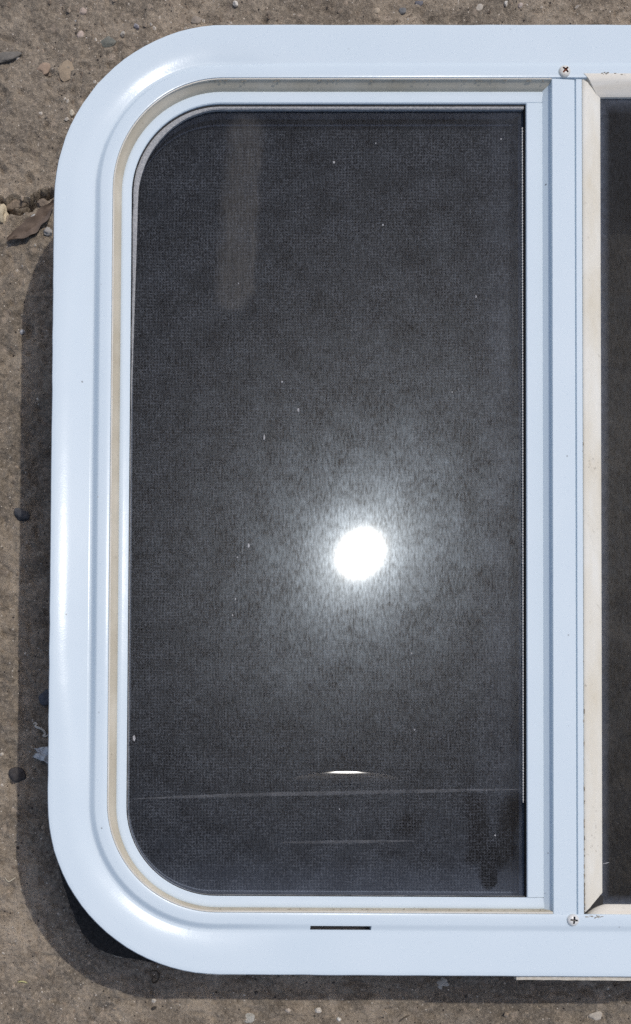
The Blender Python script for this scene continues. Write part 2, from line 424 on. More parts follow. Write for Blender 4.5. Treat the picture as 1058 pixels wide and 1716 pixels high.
far = np.maximum(np.abs(GX - 529), np.abs(GY - 858)); GZ = GZ * np.clip((4000 - far) / 2000, 0, 1)
nv = GX.size
co = np.empty((nv, 3)); co[:, 0] = (GX.ravel() - CX) * S; co[:, 1] = -(GY.ravel() - CY) * S; co[:, 2] = GZ.ravel() * S
ny_, nx_ = GX.shape
idx = np.arange(nv).reshape(ny_, nx_)
quads = np.stack([idx[:-1, :-1], idx[1:, :-1], idx[1:, 1:], idx[:-1, 1:]], -1).reshape(-1, 4)
gme = bpy.data.meshes.new('ground')
gme.vertices.add(nv); gme.vertices.foreach_set('co', co.ravel())
gme.loops.add(quads.size); gme.loops.foreach_set('vertex_index', quads.ravel().astype(np.int32))
gme.polygons.add(len(quads)); gme.polygons.foreach_set('loop_start', np.arange(0, quads.size, 4, dtype=np.int32))
gme.polygons.foreach_set('loop_total', np.full(len(quads), 4, dtype=np.int32))
gme.update(calc_edges=True); gme.polygons.foreach_set('use_smooth', [True] * len(quads))
gme.materials.append(M['ground'])
ground = bpy.data.objects.new('ground', gme); col.objects.link(ground)
tag(ground, 'packed brown earth with grit that the window lies on', None, kind='structure')
def gz(x, y): return float(ground_h(np.array([x]), np.array([y]))[0])

# ------------------------------------------------------------------ the window
win = bpy.data.objects.new('caravan_window', None); col.objects.link(win); win.location = ROOT
win.empty_display_size = 0.05
tag(win, 'white enamelled caravan window with rounded corners and two dark panes lying on bare earth', 'window', kind='thing')

# outer frame: dished flange, raised inner rim
O, KS = rr(84.4, 40, 1886, 1635.5, 290)
G, _ = rr(165, 112, 1806, 1548, 200)
RI, _ = rr(184, 130, 1787, 1530.5, 185)
rnd = random.Random(3)
O = [(x + (mnoise.noise(Vector((x * .03, y * .03, 0))) + 0.6 * mnoise.noise(Vector((x * .11, y * .11, 4)))) * 0.7,
      y + (mnoise.noise(Vector((x * .03, y * .03, 9))) + 0.6 * mnoise.noise(Vector((x * .11, y * .11, 7)))) * 0.7) for x, y in O]
DS = [0, 1.2, 4, 8, 12, 16, 20, 24, 28, 32, 36, 40, 44, 48, 52, 56, 60, 64, 69]
def dish(d0):          # height of the dished flange at the distances DS from its outer edge
    z = [0.0]
    for a_, b_ in zip(DS, DS[1:]):
        z.append(z[-1] - (b_ - a_) * max(0.05, min(0.235, 0.0058 * ((a_ + b_) / 2 - d0))))
    return z
cache = {}
DZ = []
for d0 in KS:
    k_ = round(d0, 2)
    if k_ not in cache: cache[k_] = dish(k_)
    DZ.append(cache[k_])
rings = []
rings.append((O, [q[0] - 3.2 for q in DZ])); rings.append((lerp_pts(O, G, 1.2 / 81), [q[1] - 0.7 for q in DZ]))
for i_ in range(2, len(DS)): rings.append((lerp_pts(O, G, DS[i_] / 81), [q[i_] for q in DZ]))
for d in (70, 71.5, 73, 75, 76.5, 78, 79.3, 80.2, 81):
    s = (d - 69) / 12; s = s * s * (3 - 2 * s); rings.append((lerp_pts(O, G, d / 81), [q[-1] * (1 - s) for q in DZ]))
for t_ in (0.12, 0.5, 0.88): rings.append((lerp_pts(G, RI, t_), [0.35] * len(O)))
rings.append((lerp_pts(G, RI, 0.97), [-0.2] * len(O))); rings.append((RI, [-1.6] * len(O))); rings.append((RI, [-9.0] * len(O)))
rings.append((G, [-12.0] * len(O))); rings.append((lerp_pts(O, G, 68 / 81), [q[-1] - 6 for q in DZ]))
rings.append((lerp_pts(O, G, 20 / 81), [q[6] - 6.5 for q in DZ])); rings.append((lerp_pts(O, G, 1.0 / 81), [q[0] - 7.5 for q in DZ]))
V, Fc = loft_closed(rings)
frame = make('outer_frame', V, Fc, M['enamel'], win, smooth=40)
# weep slot cut through the flange under the groove
cv, cf = prism([(523.5, 1552.6), (625, 1552.6), (625, 1559.2), (523.5, 1559.2)], -60, 30)
cut = make('cutter', cv, cf, M['enamel'], None, smooth=0)
bo = frame.modifiers.new('slot', 'BOOLEAN'); bo.operation = 'DIFFERENCE'; bo.object = cut; bo.solver = 'EXACT'
frame_loc_saved = frame.matrix_world.copy()
bpy.context.view_layer.update()
dg = bpy.context.evaluated_depsgraph_get()
nm = bpy.data.meshes.new_from_object(frame.evaluated_get(dg)); frame.modifiers.clear(); old = frame.data; frame.data = nm
bpy.data.objects.remove(cut); bpy.data.meshes.remove(old)
nm.name = 'outer_frame'; nm.set_sharp_from_angle(angle=math.radians(40))
# dark pocket of the drain channel behind the slot
v_, f_ = prism([(515, 1547), (634, 1547), (634, 1564), (515, 1564)], -44, -30)
make('drain_pocket', v_, f_, M['rubber'], frame, smooth=0)

# body of the window under the flange
bo1, _ = rr(132, 92, 1838, 1590, 250); bi1, _ = rr(198, 121, 1772, 1540, 150)
V, Fc = loft_closed([(bo1, -16.0), (bo1, -232.0), (bi1, -232.0), (bi1, -27.0), (lerp_pts(bo1, bi1, 0.4), -22.0)])
make('frame_body', V, Fc, M['body'], win, smooth=40)

# tan weather strip with its pale lip (runs round the sliding sash)
ZS = -15.0
XE = 926.5
sL, sT, sB = ax(198.5, ZS), ay(152.6, ZS), ay(1522.5, ZS)
lipA = cpath(184.3, 130.3, 1530.2, XE, 184.7); lipB = cpath(186.8, 132.0, 1527.6, XE, 182.5); lipC = cpath(188.0, 132.6, 1526.0, XE, 181.5)
sashO = cpath(sL + 0.6, sT + 0.5, sB - 0.5, XE - 2, 172)
V, Fc = loft_open([(lipA, -3.0), (lipA, -0.9), (lipB, -0.7), (lipB, -4.5)])
strip_lip = make('lip_bead', V, Fc, M['lip'], win, smooth=40)
V, Fc = loft_open([(lipB, -2.6), (lerp_pts(lipB, lipC, .8), -4.0), (lerp_pts(lipC, sashO, .5), -9.5), (sashO, ZS - 0.5), (sashO, ZS - 6), (lipB, ZS - 6)])
make('weather_strip', V, Fc, M['tan'], win, smooth=50)

# sliding sash
iL, iT, iB = ax(216, ZS), ay(172, ZS), ay(1503, ZS)
so = cpath(sL, sT, sB, 932, 172); si = cpath(iL, iT, iB, 932, 153)
V, Fc = loft_open([(so, ZS - 30), (so, ZS - 1.2), (lerp_pts(so, si, .08), ZS), (lerp_pts(so, si, .25), ZS + 0.5), (lerp_pts(so, si, .45), ZS), (lerp_pts(so, si, .93), ZS - 0.6),
                   (si, ZS - 1.8), (si, ZS - 30)])
sash = make('sliding_sash', V, Fc, M['enamel'], win, smooth=35)
xs0, xs1 = ax(883.3, ZS), 932.0
V, Fc = extrude_y([(xs0, ZS - 30), (xs0, ZS - 1.5), (xs0 + 1.2, ZS - 0.2), (xs1 - 1, ZS - 0.2), (xs1, ZS - 1), (xs1, ZS - 30)], iT + 0.4, iB - 0.4, 40)
make('stile', V, Fc, M['enamel'], sash, smooth=40)
# black glazing rubber lining the opening, with ragged grey sealant on it
def jit(pts, a, f, seed): return [(x + a * mnoise.noise(Vector((x * f, y * f, seed))), y + a * mnoise.noise(Vector((x * f, y * f, seed + 5)))) for x, y in pts]
ZG = -25.0
gi = cpath(iL + 1.6, iT + 2.2, iB - 1.6, xs0 + 4, 151)
V, Fc = loft_open([(cpath(iL - 1, iT - 1, iB + 1, xs0 + 4, 154), ZS - 4), (gi, ZS - 4), (gi, ZG + 0.6), (cpath(iL - 1, iT - 1, iB + 1, xs0 + 4, 154), ZG + 0.6)])
make('glazing_rubber', V, Fc, M['rubber'], sash, smooth=40)
def skewed(L, T, B, X, rad, k):      # a ring set slightly askew: wider at the upper left
    out = []
    for x, y in cpath(L, T, B, X, rad):
        w = max(0, 1 - (y - T) / 520.0) * max(0, 1 - (x - L) / 220.0); out.append((x + k * w, y))
    return out
ZB = -20.0
sA = jit(skewed(iL + 1.4, ay(176.0, ZB), iB - 1.2, xs0 - 2, 151, 2), 1.5, .14, 2); sB_ = jit(skewed(iL + 2.8, ay(182.6, ZB), iB - 2.2, xs0 - 2, 149, 12), .5, .05, 8)
V, Fc = loft_open([(sA, ZG - 2), (sA, ZB - 0.6), (lerp_pts(sA, sB_, .25), ZB), (lerp_pts(sA, sB_, .8), ZB + 0.2), (sB_, ZB - 1.0), (sB_, ZG - 2)])
make('sealant_bead', V, Fc, M['sealant'], sash, smooth=40)
V, Fc = extrude_y([(xs0 - 0.9, ZG), (xs0 - 0.9, ZS - 2.6), (xs0 + 0.6, ZS - 2.6), (xs0 + 0.6, ZG)], iT + 1, iB - 1, 8)
make('glazing_rubber', V, Fc, M['rubber'], sash, smooth=0)
# glass
gl = [(iL + 1, iT + 150 + 1)]
def pane_poly(L, T, R, B, rad):
    p = []
    for j in range(NC + 1):
        a = math.radians(180 + 90 * j / NC); p.append((L + rad + rad * math.cos(a), T + rad + rad * math.sin(a)))
    p += [(R, T), (R, B)]
    for j in range(NC + 1):
        a = math.radians(90 + 90 * j / NC); p.append((L + rad + rad * math.cos(a), B - rad + rad * math.sin(a)))
    return p
pp = pane_poly(iL - 0.5, iT - 0.5, xs0 + 8, iB + 0.5, 152)
V, Fc = prism(pp, ZG - 8, ZG)
make('glass_pane', V, Fc, None, sash, smooth=0, mats=[M['tint'], M['glass']], fmat=[0, 1] + [0] * len(pp))
# creases in the window film
def crease(name, pts, w, h, mat, taper=True):
    V = []; Fc = []; n = len(pts); m = 7
    for i, (u, v) in enumerate(pts):
        x, y = ax(u, ZG), ay(v, ZG); e = math.sin(math.pi * i / (n - 1)) ** 0.5 if taper else 1
        for j in range(m):
            f = j / (m - 1) * 2 - 1; p = warp(x, y + f * w * e); V.append(W(p[0], p[1], H + ZG + 0.45 + h * e * (1 - f * f)))
    for i in range(n - 1):
        for j in range(m - 1): Fc.append((i * m + j, i * m + j + 1, (i + 1) * m + j + 1, (i + 1) * m + j))
    return make(name, V, Fc, mat, sash, smooth=80)
tc = NT('film_crease'); s1 = tc.mixsh(tc.n('Fresnel', {'IOR': 1.2}).outputs[0], tc.n('BsdfTransparent', {'Color': (1, 1, 1, 1)}).outputs[0], tc.n('BsdfGlossy', {'Roughness': 0.095}, distribution='BECKMANN').outputs[0])
M['crease'] = tc.surf(tc.mixsh(0.0, s1, tc.n('BsdfDiffuse', {'Color': (.6, .6, .6, 1)}).outputs[0]))
tc = NT('dusty_crease'); s1 = tc.n('BsdfTransparent', {'Color': (.95, .95, .95, 1)}).outputs[0]
M['crease2'] = tc.surf(tc.mixsh(tc.ramp(tc.noise(90, 4), 0.3, 0.7, 0.03, 0.11), s1, tc.n('BsdfDiffuse', {'Color': (.62, .63, .66, 1)}).outputs[0]))
crease('film_crease', [(490 + 180 * i / 40, 1306 - 2.0 * math.sin(i / 40 * 3)) for i in range(41)], 11, 0.8, M['crease'])
crease('film_crease', [(226 + 650 * i / 60, 1341 - 12 * (i / 60) ** 0.6 - 7 * (i / 60)) for i in range(61)], 3.4, 0.6, M['crease2'])
crease('film_crease', [(470 + 230 * i / 40, 1413 - 4 * i / 40) for i in range(41)], 2.6, 0.3, M['crease2'])
# specks of dirt dried on the glass
def blob(V, Fc, c, r, seg=8):
    k = len(V); V.append(W(c[0], c[1], H + c[2] + r[2]))
    for ring, (zz, rad) in enumerate(((0.7, .7), (0.0, 1.0))):
        for j in range(seg):
            a = 2 * math.pi * j / seg; V.append(W(c[0] + r[0] * rad * math.cos(a), c[1] + r[1] * rad * math.sin(a), H + c[2] + r[2] * zz))
    for j in range(seg):
        q = (j + 1) % seg; Fc.append((k, k + 1 + j, k + 1 + q)); Fc.append((k + 1 + j, k + 1 + seg + j, k + 1 + seg + q, k + 1 + q))
V = []; Fc = []
specks = [(560, 272, 2.6, 2.8), (500, 687, 2.8, 4.5), (443, 733, 2.2, 6.5), (417, 914, 2.6, 5.5), (390, 1031, 1.8, 1.6), (398, 934, 2.0, 1.9), (395, 1004, 1.4, 3.2), (473, 640, 2.2, 2.4),
          (798, 497, 1.5, 3.6), (695, 1223, 2.1, 2.1), (225, 1237, 3.5, 7.0), (830, 1400, 2, 2), (758, 657, 1.6, 1.5), (840, 233, 2, 1.8), (630, 240, 1.6, 1.5), (690, 1095, 1.6, 2.2), (569, 1356, 1.6, 1.6), (400, 475, 1.5, 1.5), (642, 377, 2.6, 2.2), (340, 183, 2.4, 2)]
for i in range(60):
    specks.append((rnd.uniform(235, 865), rnd.uniform(230, 1480), rnd.uniform(.3, .6), rnd.uniform(.3, .8)))
for u, v, a, b in specks: blob(V, Fc, (ax(u, ZG), ay(v, ZG), ZG), (a * .72, b * .8, 0.5), 5)
sp = make('dust_specks', V, Fc, M['dust'], sash, smooth=60); sp['kind'] = 'stuff'

# insect screen behind the glass
ZN = -50.0
pL, pT, pR, pB = ax(219.5, ZN), ay(211, ZN), ax(877.5, ZN), ay(1494.5, ZN)
scp = pane_poly(pL - 2, pT - 2, pR + 4, pB + 2, 150)
V, Fc = prism(scp, ZN - 1.0, ZN - 0.2)
V = V[len(scp):]; Fc = [tuple(range(len(scp)))]
screen = make('insect_screen', V, Fc, M['screen'], win, smooth=0)
fo, fi = cpath(pL - 16, pT - 30, pB + 12, pR + 14, 168), cpath(pL + 1.5, pT + 1.0, pB - 1, pR + 14, 148)
fm = lerp_pts(fo, fi, 0.28)
V, Fc = loft_open([(fo, ZN - 6), (fo, ZN + 2.5), (lerp_pts(fo, fi, .3), ZN + 2.5), (lerp_pts(fo, fi, .5), ZN + 0.6), (fi, ZN + 0.4), (fi, ZN - 6)])
make('screen_frame', V, Fc, M['scrframe'], screen, smooth=40)
ZH = ZG - 9.5
hl = cpath(pL - 5, ay(187, ZH), pB + 9, ax(868, ZH), 158); hl2 = cpath(pL - 1.6, ay(190.2, ZH), pB + 6, ax(868, ZH), 155)
V, Fc = loft_open([(hl, ZN + 3), (hl, ZH), (hl2, ZH - 0.4), (hl2, ZN + 3)])
make('screen_frame_lip', V, Fc, M['steel'], screen, smooth=40)
V, Fc = extrude_y([(pR + 1.5, ZN - 6), (pR + 1.5, ZN + 0.5), (pR + 16, ZN + 0.5), (pR + 16, ZN - 6)], pT - 20, pB + 8, 10)
make('screen_side_rail', V, Fc, M['scrframe'], screen, smooth=0)
# ribbed spline cord pressed into the screen frame
cord = [(pL + 148 + (pR - pL - 160) * (1 - j / 60.0), pT) for j in range(60)]
for j in range(NC + 1):
    a = math.radians(270 - 90 * j / NC); cord.append((pL + 148 + 148 * math.cos(a), pT + 148 + 148 * math.sin(a)))
for j in range(NC + 1):
    a = math.radians(180 - 90 * j / NC); cord.append((pL + 148 + 148 * math.cos(a), pB - 148 + 148 * math.sin(a)))
cord += [(pL + 148 + (pR - pL - 160) * j / 60.0, pB) for j in range(1, 61)]
def ribbed(path, pitch, r0, r1, zc):
    P = [Vector((x, y)) for x, y in path]; out = []; acc = 0.0
    for a, b in zip(P, P[1:]):
        L = (b - a).length
        if L < 1e-6: continue
        d = (b - a) / L; s = -acc
        while True:
            s2 = s + (pitch / 3)
            if s2 > L: acc = L - s; break
            s = s2; out.append((a + d * s, d))
    V = []; Fc = []
    for i, (p, d) in enumerate(out):
        r = (r1, r0, r0 * 0.97)[i % 3]; nrm = Vector((-d.y, d.x))
        for q in range(6):
            an = q * math.pi / 3; pt = p + nrm * r * math.cos(an); wv = warp(pt.x, pt.y); V.append(W(wv[0], wv[1], H + zc + r * math.sin(an)))
    for i in range(len(out) - 1):
        for q in range(6): Fc.append((i * 6 + q, i * 6 + (q + 1) % 6, (i + 1) * 6 + (q + 1) % 6, (i + 1) * 6 + q))
    return V, Fc
V, Fc = ribbed(cord, 4.9, 1.55, 0.75, ZN + 0.8); make('spline_cord', V, Fc, M['spline'], screen, smooth=0)
xb = ax(876.3, ZG + 1.2)
V, Fc = ribbed([(xb, ay(213, ZG)), (xb, ay(1345, ZG))], 4.9, 1.35, 0.5, ZG + 1.4); make('beaded_strip', V, Fc, M['spline'], sash, smooth=0)
V, Fc = prism([(xb + 2, ay(885, ZG)), (xb + 3.4, ay(885, ZG)), (xb + 3.4, ay(945, ZG)), (xb - 1.5, ay(945, ZG)), (xb - 1.5, ay(943.4, ZG)), (xb + 2, ay(943.4, ZG))], ZG, ZG + 2.2)
make('pull_tab', V, Fc, M['steel'], sash, smooth=0)

# mullion between the panes
V, Fc = extrude_y([(918.2, -15.6), (918.2, -15.1), (926.6, -7.4), (927, -7.0), (927, -1.6), (927.8, -0.7), (964.6, -0.7), (965.6, -1.4), (966.2, -5), (967.8, -5), (968.4, -2.4), (969, -1.9), (978, -1.9), (979, -3), (979, -14), (975, -14), (975, -62), (936, -62), (936, -15.6)],
                  131.0, 1530.8, 40, ends=lambda x, z: (2.2 if x > 940 and x < 966 else 0.0, 0.0))
mull = make('mullion', V, Fc, M['enamel'], win, smooth=30)

# fixed pane on the right
ZP = -15.0
pane2 = [(985, 134), (1786, 134), (1786, 1527), (985, 1527)]
V, Fc = prism(pane2, ZP - 9, ZP - 1)
fixed = make('fixed_pane', V, Fc, None, win, smooth=0, mats=[M['tint'], M['glass2']], fmat=[0, 1] + [0] * 4)
gL1, gT0, gT1, gB0, gB1 = ax(1008, ZP), 123.5, ay(165, ZP), 1536.0, ay(1511.5, ZP)
wig = lambda y: 0.8 * mnoise.noise(Vector((y * .01, 2, 3)))
def left_ends(x, z):
    t_ = max(0, min(1, (x - 979.5) / (gL1 - 979.5))); return (t_ * (gT1 - 131), -8 - t_ * 34)
V, Fc = extrude_y([(979.5, -16), (979.5, -2.6), (981, -1.6), (989, -2.2), (991, -3.6), (1006, -9.5), (gL1 - 1, -13.2), (gL1, ZP), (gL1, -17), (985, -17)], 131, 1536, 60, ends=left_ends)
g1 = make('side_gasket', V, Fc, M['cream'], fixed, smooth=40)
def top_ends(y, z):
    t_ = max(0, min(1, (y - gT0) / (gT1 - gT0))); return (4 + t_ * 30, -t_ * 20)
V, Fc = extrude_x([(gT0, -16), (gT0, 0.6), (gT0 + 2, 1.0), (gT0 + 8, 0.4), (gT0 + 12, -1.5), (gT1 - 3, -9.5), (gT1, -12.5), (gT1, -17), (gT0, -17)], 976, 1786, 40, ends=top_ends)
make('top_gasket', V, Fc, M['cream_h'], fixed, smooth=40)
# lower strip: shrunk away from the mitre, its end curling up from the corner
prof = [(0, -2.4), (0.12, -1.6), (0.55, -5.0), (0.92, -11.5), (1.0, -13.5), (1.0, -17), (0, -17)]
V = []; Fc = []; nseg = 60
for k in range(nseg + 1):
    f = k / nseg; x = 986 + 40 * min(1, f / 0.25) if f < .25 else 1025 + (1786 - 1025) * (f - .25) / .75
    wdt = (max(0.02, math.sin(min(1, f / 0.25) * math.pi / 2) ** 0.8)) * (gB0 - 4 - gB1)
    for t_, z in prof:
        y = (gB0 - 2) - t_ * wdt; p = warp(x, y); V.append(W(p[0], p[1], H + z))
m = len(prof)
for k in range(nseg):
    for i in range(m): Fc.append((k * m + i, k * m + (i + 1) % m, (k + 1) * m + (i + 1) % m, (k + 1) * m + i))
Fc.append(tuple(range(m))[::-1]); Fc.append(tuple(nseg * m + i for i in range(m)))
make('bottom_gasket', V, Fc, M['cream_h'], fixed, smooth=40)
# channel the gasket sits in
V, Fc = prism([(979.2, 1500), (1018, 1500), (1018, 1516), (1060, 1516), (1060, 1537), (979.2, 1537)], -15.5, -14.6)
make('glazing_channel', V, Fc, M['rubber'], fixed, smooth=0)
def tube(pts, r, seg=6, taper=True):
    V = []; Fc = []; n = len(pts); P = [Vector(p) for p in pts]
    for i, p in enumerate(P):
        d = (P[min(n - 1, i + 1)] - P[max(0, i - 1)]).normalized(); up = Vector((0, 0, 1)) if abs(d.z) < .9 else Vector((1, 0, 0))
        a = d.cross(up).normalized(); b = d.cross(a); f = i / (n - 1); rr_ = r * (1 - 0.6 * abs(2 * f - 1) ** 3 if taper else 1)
        for q in range(seg):
            an = 2 * math.pi * q / seg; v = p + (a * math.cos(an) + b * math.sin(an)) * rr_; V.append(W(v.x, v.y, v.z))
    for i in range(n - 1):
        for q in range(seg): Fc.append((i * seg + q, i * seg + (q + 1) % seg, (i + 1) * seg + (q + 1) % seg, (i + 1) * seg + q))
    Fc.append(tuple(range(seg))[::-1]); Fc.append(tuple((n - 1) * seg + q for q in range(seg)))
    return V, Fc
V, Fc = tube([(ax(1010, ZP), ay(1447.5, ZP), H + ZP + 1), (ax(1015, ZP), ay(1446.5, ZP), H + ZP + 2), (ax(1020.5, ZP), ay(1445, ZP), H + ZP + 1)], 0.9)
make('bristle', V, Fc, M['dust'], fixed, smooth=60)

# screws
def screw(x, y, r, head, cross, ang):
    prof = [(0, 4.6), (0.35, 4.5), (0.62, 4.0), (0.82, 3.0), (0.95, 1.6), (1.0, 0.3), (1.0, -1.0)]
    V = []; Fc = []; n = 28; wv = warp(x, y)
    for rr_, z in prof:
        for q in range(n):
            a = 2 * math.pi * q / n; V.append(W(wv[0] + r * max(rr_, .01) * math.cos(a), wv[1] + r * max(rr_, .01) * math.sin(a), H + 0.35 + z))
    for k in range(len(prof) - 1):
        for q in range(n): Fc.append((k * n + q, k * n + (q + 1) % n, (k + 1) * n + (q + 1) % n, (k + 1) * n + q))
    Fc.append(tuple(range(n)))
    s_ = make('screw', V, Fc, head, frame, smooth=40)
    # cross recess: dark star sunk in the head (cut)
    L, w = r * 0.62, r * 0.15; star = []
    for q in range(4):
        a = ang + q * math.pi / 2
        for (rr_, o) in ((w * 1.5, -math.pi / 4), (L, -w / L * 0.9), (L, w / L * 0.9)):
            star.append((wv[0] + rr_ * math.cos(a + o), wv[1] + rr_ * math.sin(a + o)))
    cv, cf = prism(star, 1.6, 12, warped=False)
    c = make('cutter', cv, cf, cross, None, smooth=0)
    s_.data.materials.append(cross)
    bo = s_.modifiers.new('x', 'BOOLEAN'); bo.operation = 'DIFFERENCE'; bo.object = c; bo.solver = 'EXACT'; bo.material_mode = 'TRANSFER'
    bpy.context.view_layer.update()
    dg = bpy.context.evaluated_depsgraph_get(); nm = bpy.data.meshes.new_from_object(s_.evaluated_get(dg)); s_.modifiers.clear(); s_.data = nm
    bpy.data.objects.remove(c)
    return s_
sa = screw(947.5, 120.5, 9.8, M['white_paint'], M['rust'], 0.75); sa['label'] = 'screw with a rusty cross recess above the mullion'
sb = screw(958.5, 1540.5, 10.2, M['zinc'], M['screw_dark'], 0.1); sb['label'] = 'clean bare metal screw below the mullion'

# grime caught in the grooves and along the seals
V = []; Fc = []; rq = random.Random(21)
def grime(x, y, z, a, b): wv = warp(x, y); blob(V, Fc, (wv[0], wv[1], z), (a, b, 0.5), 6)
for _ in range(46): grime(165.6 + rq.uniform(-1.2, .4), rq.choice([rq.gauss(650, 25), rq.gauss(860, 30), rq.gauss(1080, 60), rq.uniform(330, 1350)]), -0.6, rq.uniform(.4, 1.3), rq.uniform(.5, 2.6))
for _ in range(40): grime(979.2 + rq.uniform(-.6, .8), 1530 - min(900, rq.expovariate(1 / 140)), -1.9, rq.uniform(.4, 1.1), rq.uniform(.6, 5))
for _ in range(14): grime(rq.uniform(980, 1010), 1534.5 + rq.gauss(0, 1.2), 0.2, rq.uniform(.8, 4.5), rq.uniform(.4, 1.1))
for _ in range(9): grime(rq.uniform(1010, 1045), 124 + rq.gauss(0, 1), 0.9, rq.uniform(.6, 3), rq.uniform(.3, .8))
for _ in range(46): grime(rq.uniform(330, 925), 1525.5 + rq.gauss(0, 1.3), -6, rq.uniform(.6, 3.2), rq.uniform(.4, 1.0))
for _ in range(30): grime(rq.uniform(300, 925), 133.4 + rq.gauss(0, .5), -3, rq.uniform(.8, 3.5), rq.uniform(.3, .6))
for _ in range(5): grime(rq.uniform(526, 545), rq.gauss(1566, 5), DZ[0][-1] if False else -4.0, rq.uniform(.4, 2), rq.uniform(.3, .7))
M['grime'] = mat_plain('grime', (.20, .175, .135), (.34, .30, .24), 900, .95)
gr = make('grime', V, Fc, M['grime'], win, smooth=60); gr['kind'] = 'stuff'

# strips of old sealing tape poking out under the lower edge
def tape(u0, u1, drop, z):
    V = []; Fc = []; n = 40
    for k in range(n + 1):
        u = u0 + (u1 - u0) * k / n; j = 0.7 * mnoise.noise(Vector((u * .07, 1, z))); yb = 1634.2
        for dy, zz in ((-26, z), (drop + j, z), (drop + j - .6, z - 2.6), (drop - 2.6 + j, z - 3.2), (drop - 2.2 + j * 2, z - 5), (drop - .4 + j, z - 5.6), (drop - 1 + j, z - 9), (-26, z - 9)):
            p = warp(u, yb + dy); V.append(W(p[0], p[1], H + zz))
    m = 8
    for k in range(n):
        for i in range(m): Fc.append((k * m + i, k * m + (i + 1) % m, (k + 1) * m + (i + 1) % m, (k + 1) * m + i))
    Fc.append(tuple(range(m))[::-1]); Fc.append(tuple(n * m + i for i in range(m)))
    return make('sealing_tape', V, Fc, M['tape'], win, smooth=30)
tape(869, 1230, 8.0, -8.5); tape(352, 418, 2.5, -8.5)

# ------------------------------------------------------------------ loose things on the ground
def rock(name, u, v, ru, rv, rz, colr, col2, label, cat='stone', rotz=0.0, seed=0, sink=0.35, rough=0.9, angular=0.25, group=None):
    x, y = gx(u), gy(v); k = (F + H) / F; ru *= k; rv *= k; rz *= k
    bm = bmesh.new(); bmesh.ops.create_icosphere(bm, subdivisions=3, radius=1.0)
    for vv in bm.verts:
        p = vv.co.copy()
        n1 = mnoise.noise(p * 1.3 + Vector((seed * 7.1, 0, 0))); n2 = mnoise.noise(p * 3.2 + Vector((0, seed * 3.3, 0)))
        f = 1 + angular * n1 + 0.10 * n2 * angular * 4
        c1 = Vector((math.sin(seed), math.cos(seed * 1.7), .35)).normalized(); q = p.dot(c1)
        if q > 0.72: f *= 0.72 / q
        c2 = Vector((math.cos(seed * 2.3), math.sin(seed * 1.1), .5)).normalized(); q = p.dot(c2)
        if q > 0.78: f *= 0.78 / q
        p *= f; a = rotz; p = Vector((p.x * ru, p.y * rv, p.z * rz))
        vv.co = Vector(((p.x * math.cos(a) - p.y * math.sin(a)) * S, (p.x * math.sin(a) + p.y * math.cos(a)) * S, p.z * S))
    me = bpy.data.meshes.new(name); bm.to_mesh(me); bm.free()
    me.polygons.foreach_set('use_smooth', [True] * len(me.polygons)); me.set_sharp_from_angle(angle=math.radians(50))
    mt = mat_plain(name + '_mineral', colr, col2, 260 + 40 * (seed % 5), rough, 0.25, 0.6, 0.0012)
    me.materials.append(mt)
    o = bpy.data.objects.new(name, me); col.objects.link(o)
    o.location = W(x, y, gz(x, y) + rz * (1 - 2 * sink) * 0.5)
    return tag(o, label, cat, group)

rock('stone', -1, 357, 17, 19, 13, (.50, .42, .29), (.62, .54, .40), 'pale yellow chunky stone beside the dead leaf', seed=1, sink=.2, angular=.35)
rock('pebble', 38, 863, 15, 10, 7, (.055, .057, .064), (.115, .115, .12), 'dark grey oval pebble standing beside the left frame rail alone', 'pebble', -.5, 2, .35)
rock('pebble', 30, 1298, 14, 13, 9, (.05, .046, .047), (.09, .082, .08), 'round near-black pebble half sunk by the crumpled plastic scrap', 'pebble', .2, 3, .4)
rock('pebble', 77, 1168, 11, 15, 8, (.075, .08, .095), (.13, .135, .15), 'blue grey pebble tucked under the edge of the white frame', 'pebble', -.4, 4, .35)
rock('stone', 74, 114, 13, 9, 3.5, (.30, .22, .165), (.36, .27, .20), 'flat pinkish stone flake sunk in the dirt off the rounded corner', 'stone', .3, 5, .45)
rock('stone', 111, 120, 13, 17, 2.2, (.29, .23, .165), (.34, .27, .195), 'flat tan stone face flush with the dirt', 'stone', -.2, 6, .6)
rock('stone', 12, 96, 24, 9, 3, (.14, .13, .115), (.20, .185, .165), 'long slate grey stone sunk flush in the dirt', 'stone', .25, 7, .5)
rock('stone', 183, 71, 13, 9, 3.5, (.13, .135, .115), (.20, .20, .175), 'greenish grey chip sunk in the dirt above the rounded corner', 'stone', .3, 8, .45)
rock('pebble', 229, 45, 5.5, 3.2, 3.5, (.45, .43, .44), (.22, .20, .22), 'small two-tone white and grey chip near the top rail', 'pebble', -.7, 9, .3)
rock('pebble', 206, 58, 4.5, 3.8, 3, (.48, .45, .40), (.25, .22, .19), 'tiny whitish chip with a dark side off the rounded corner', 'pebble', .9, 10, .3)
rock('pebble', 135, 57, 7, 6, 3, (.42, .33, .28), (.50, .42, .36), 'rounded pale pink pebble sunk in the dirt', 'pebble', .4, 11, .45)
rock('pebble', 139, 17, 7, 6, 3, (.38, .30, .25), (.46, .38, .32), 'dusty rose pebble at the edge of the dirt strip', 'pebble', 0, 12, .45)
rock('pebble', 121, 192, 4, 6, 4, (.55, .49, .38), (.60, .54, .44), 'cream chip touching the shadow of the rounded corner', 'pebble', .3, 13, .3)
rock('pebble', 534, 1693, 6.5, 5, 4.5, (.60, .54, .46), (.68, .62, .54), 'smooth cream pebble on the edge of the long shadow', 'pebble', 0, 14, .3, angular=.12)
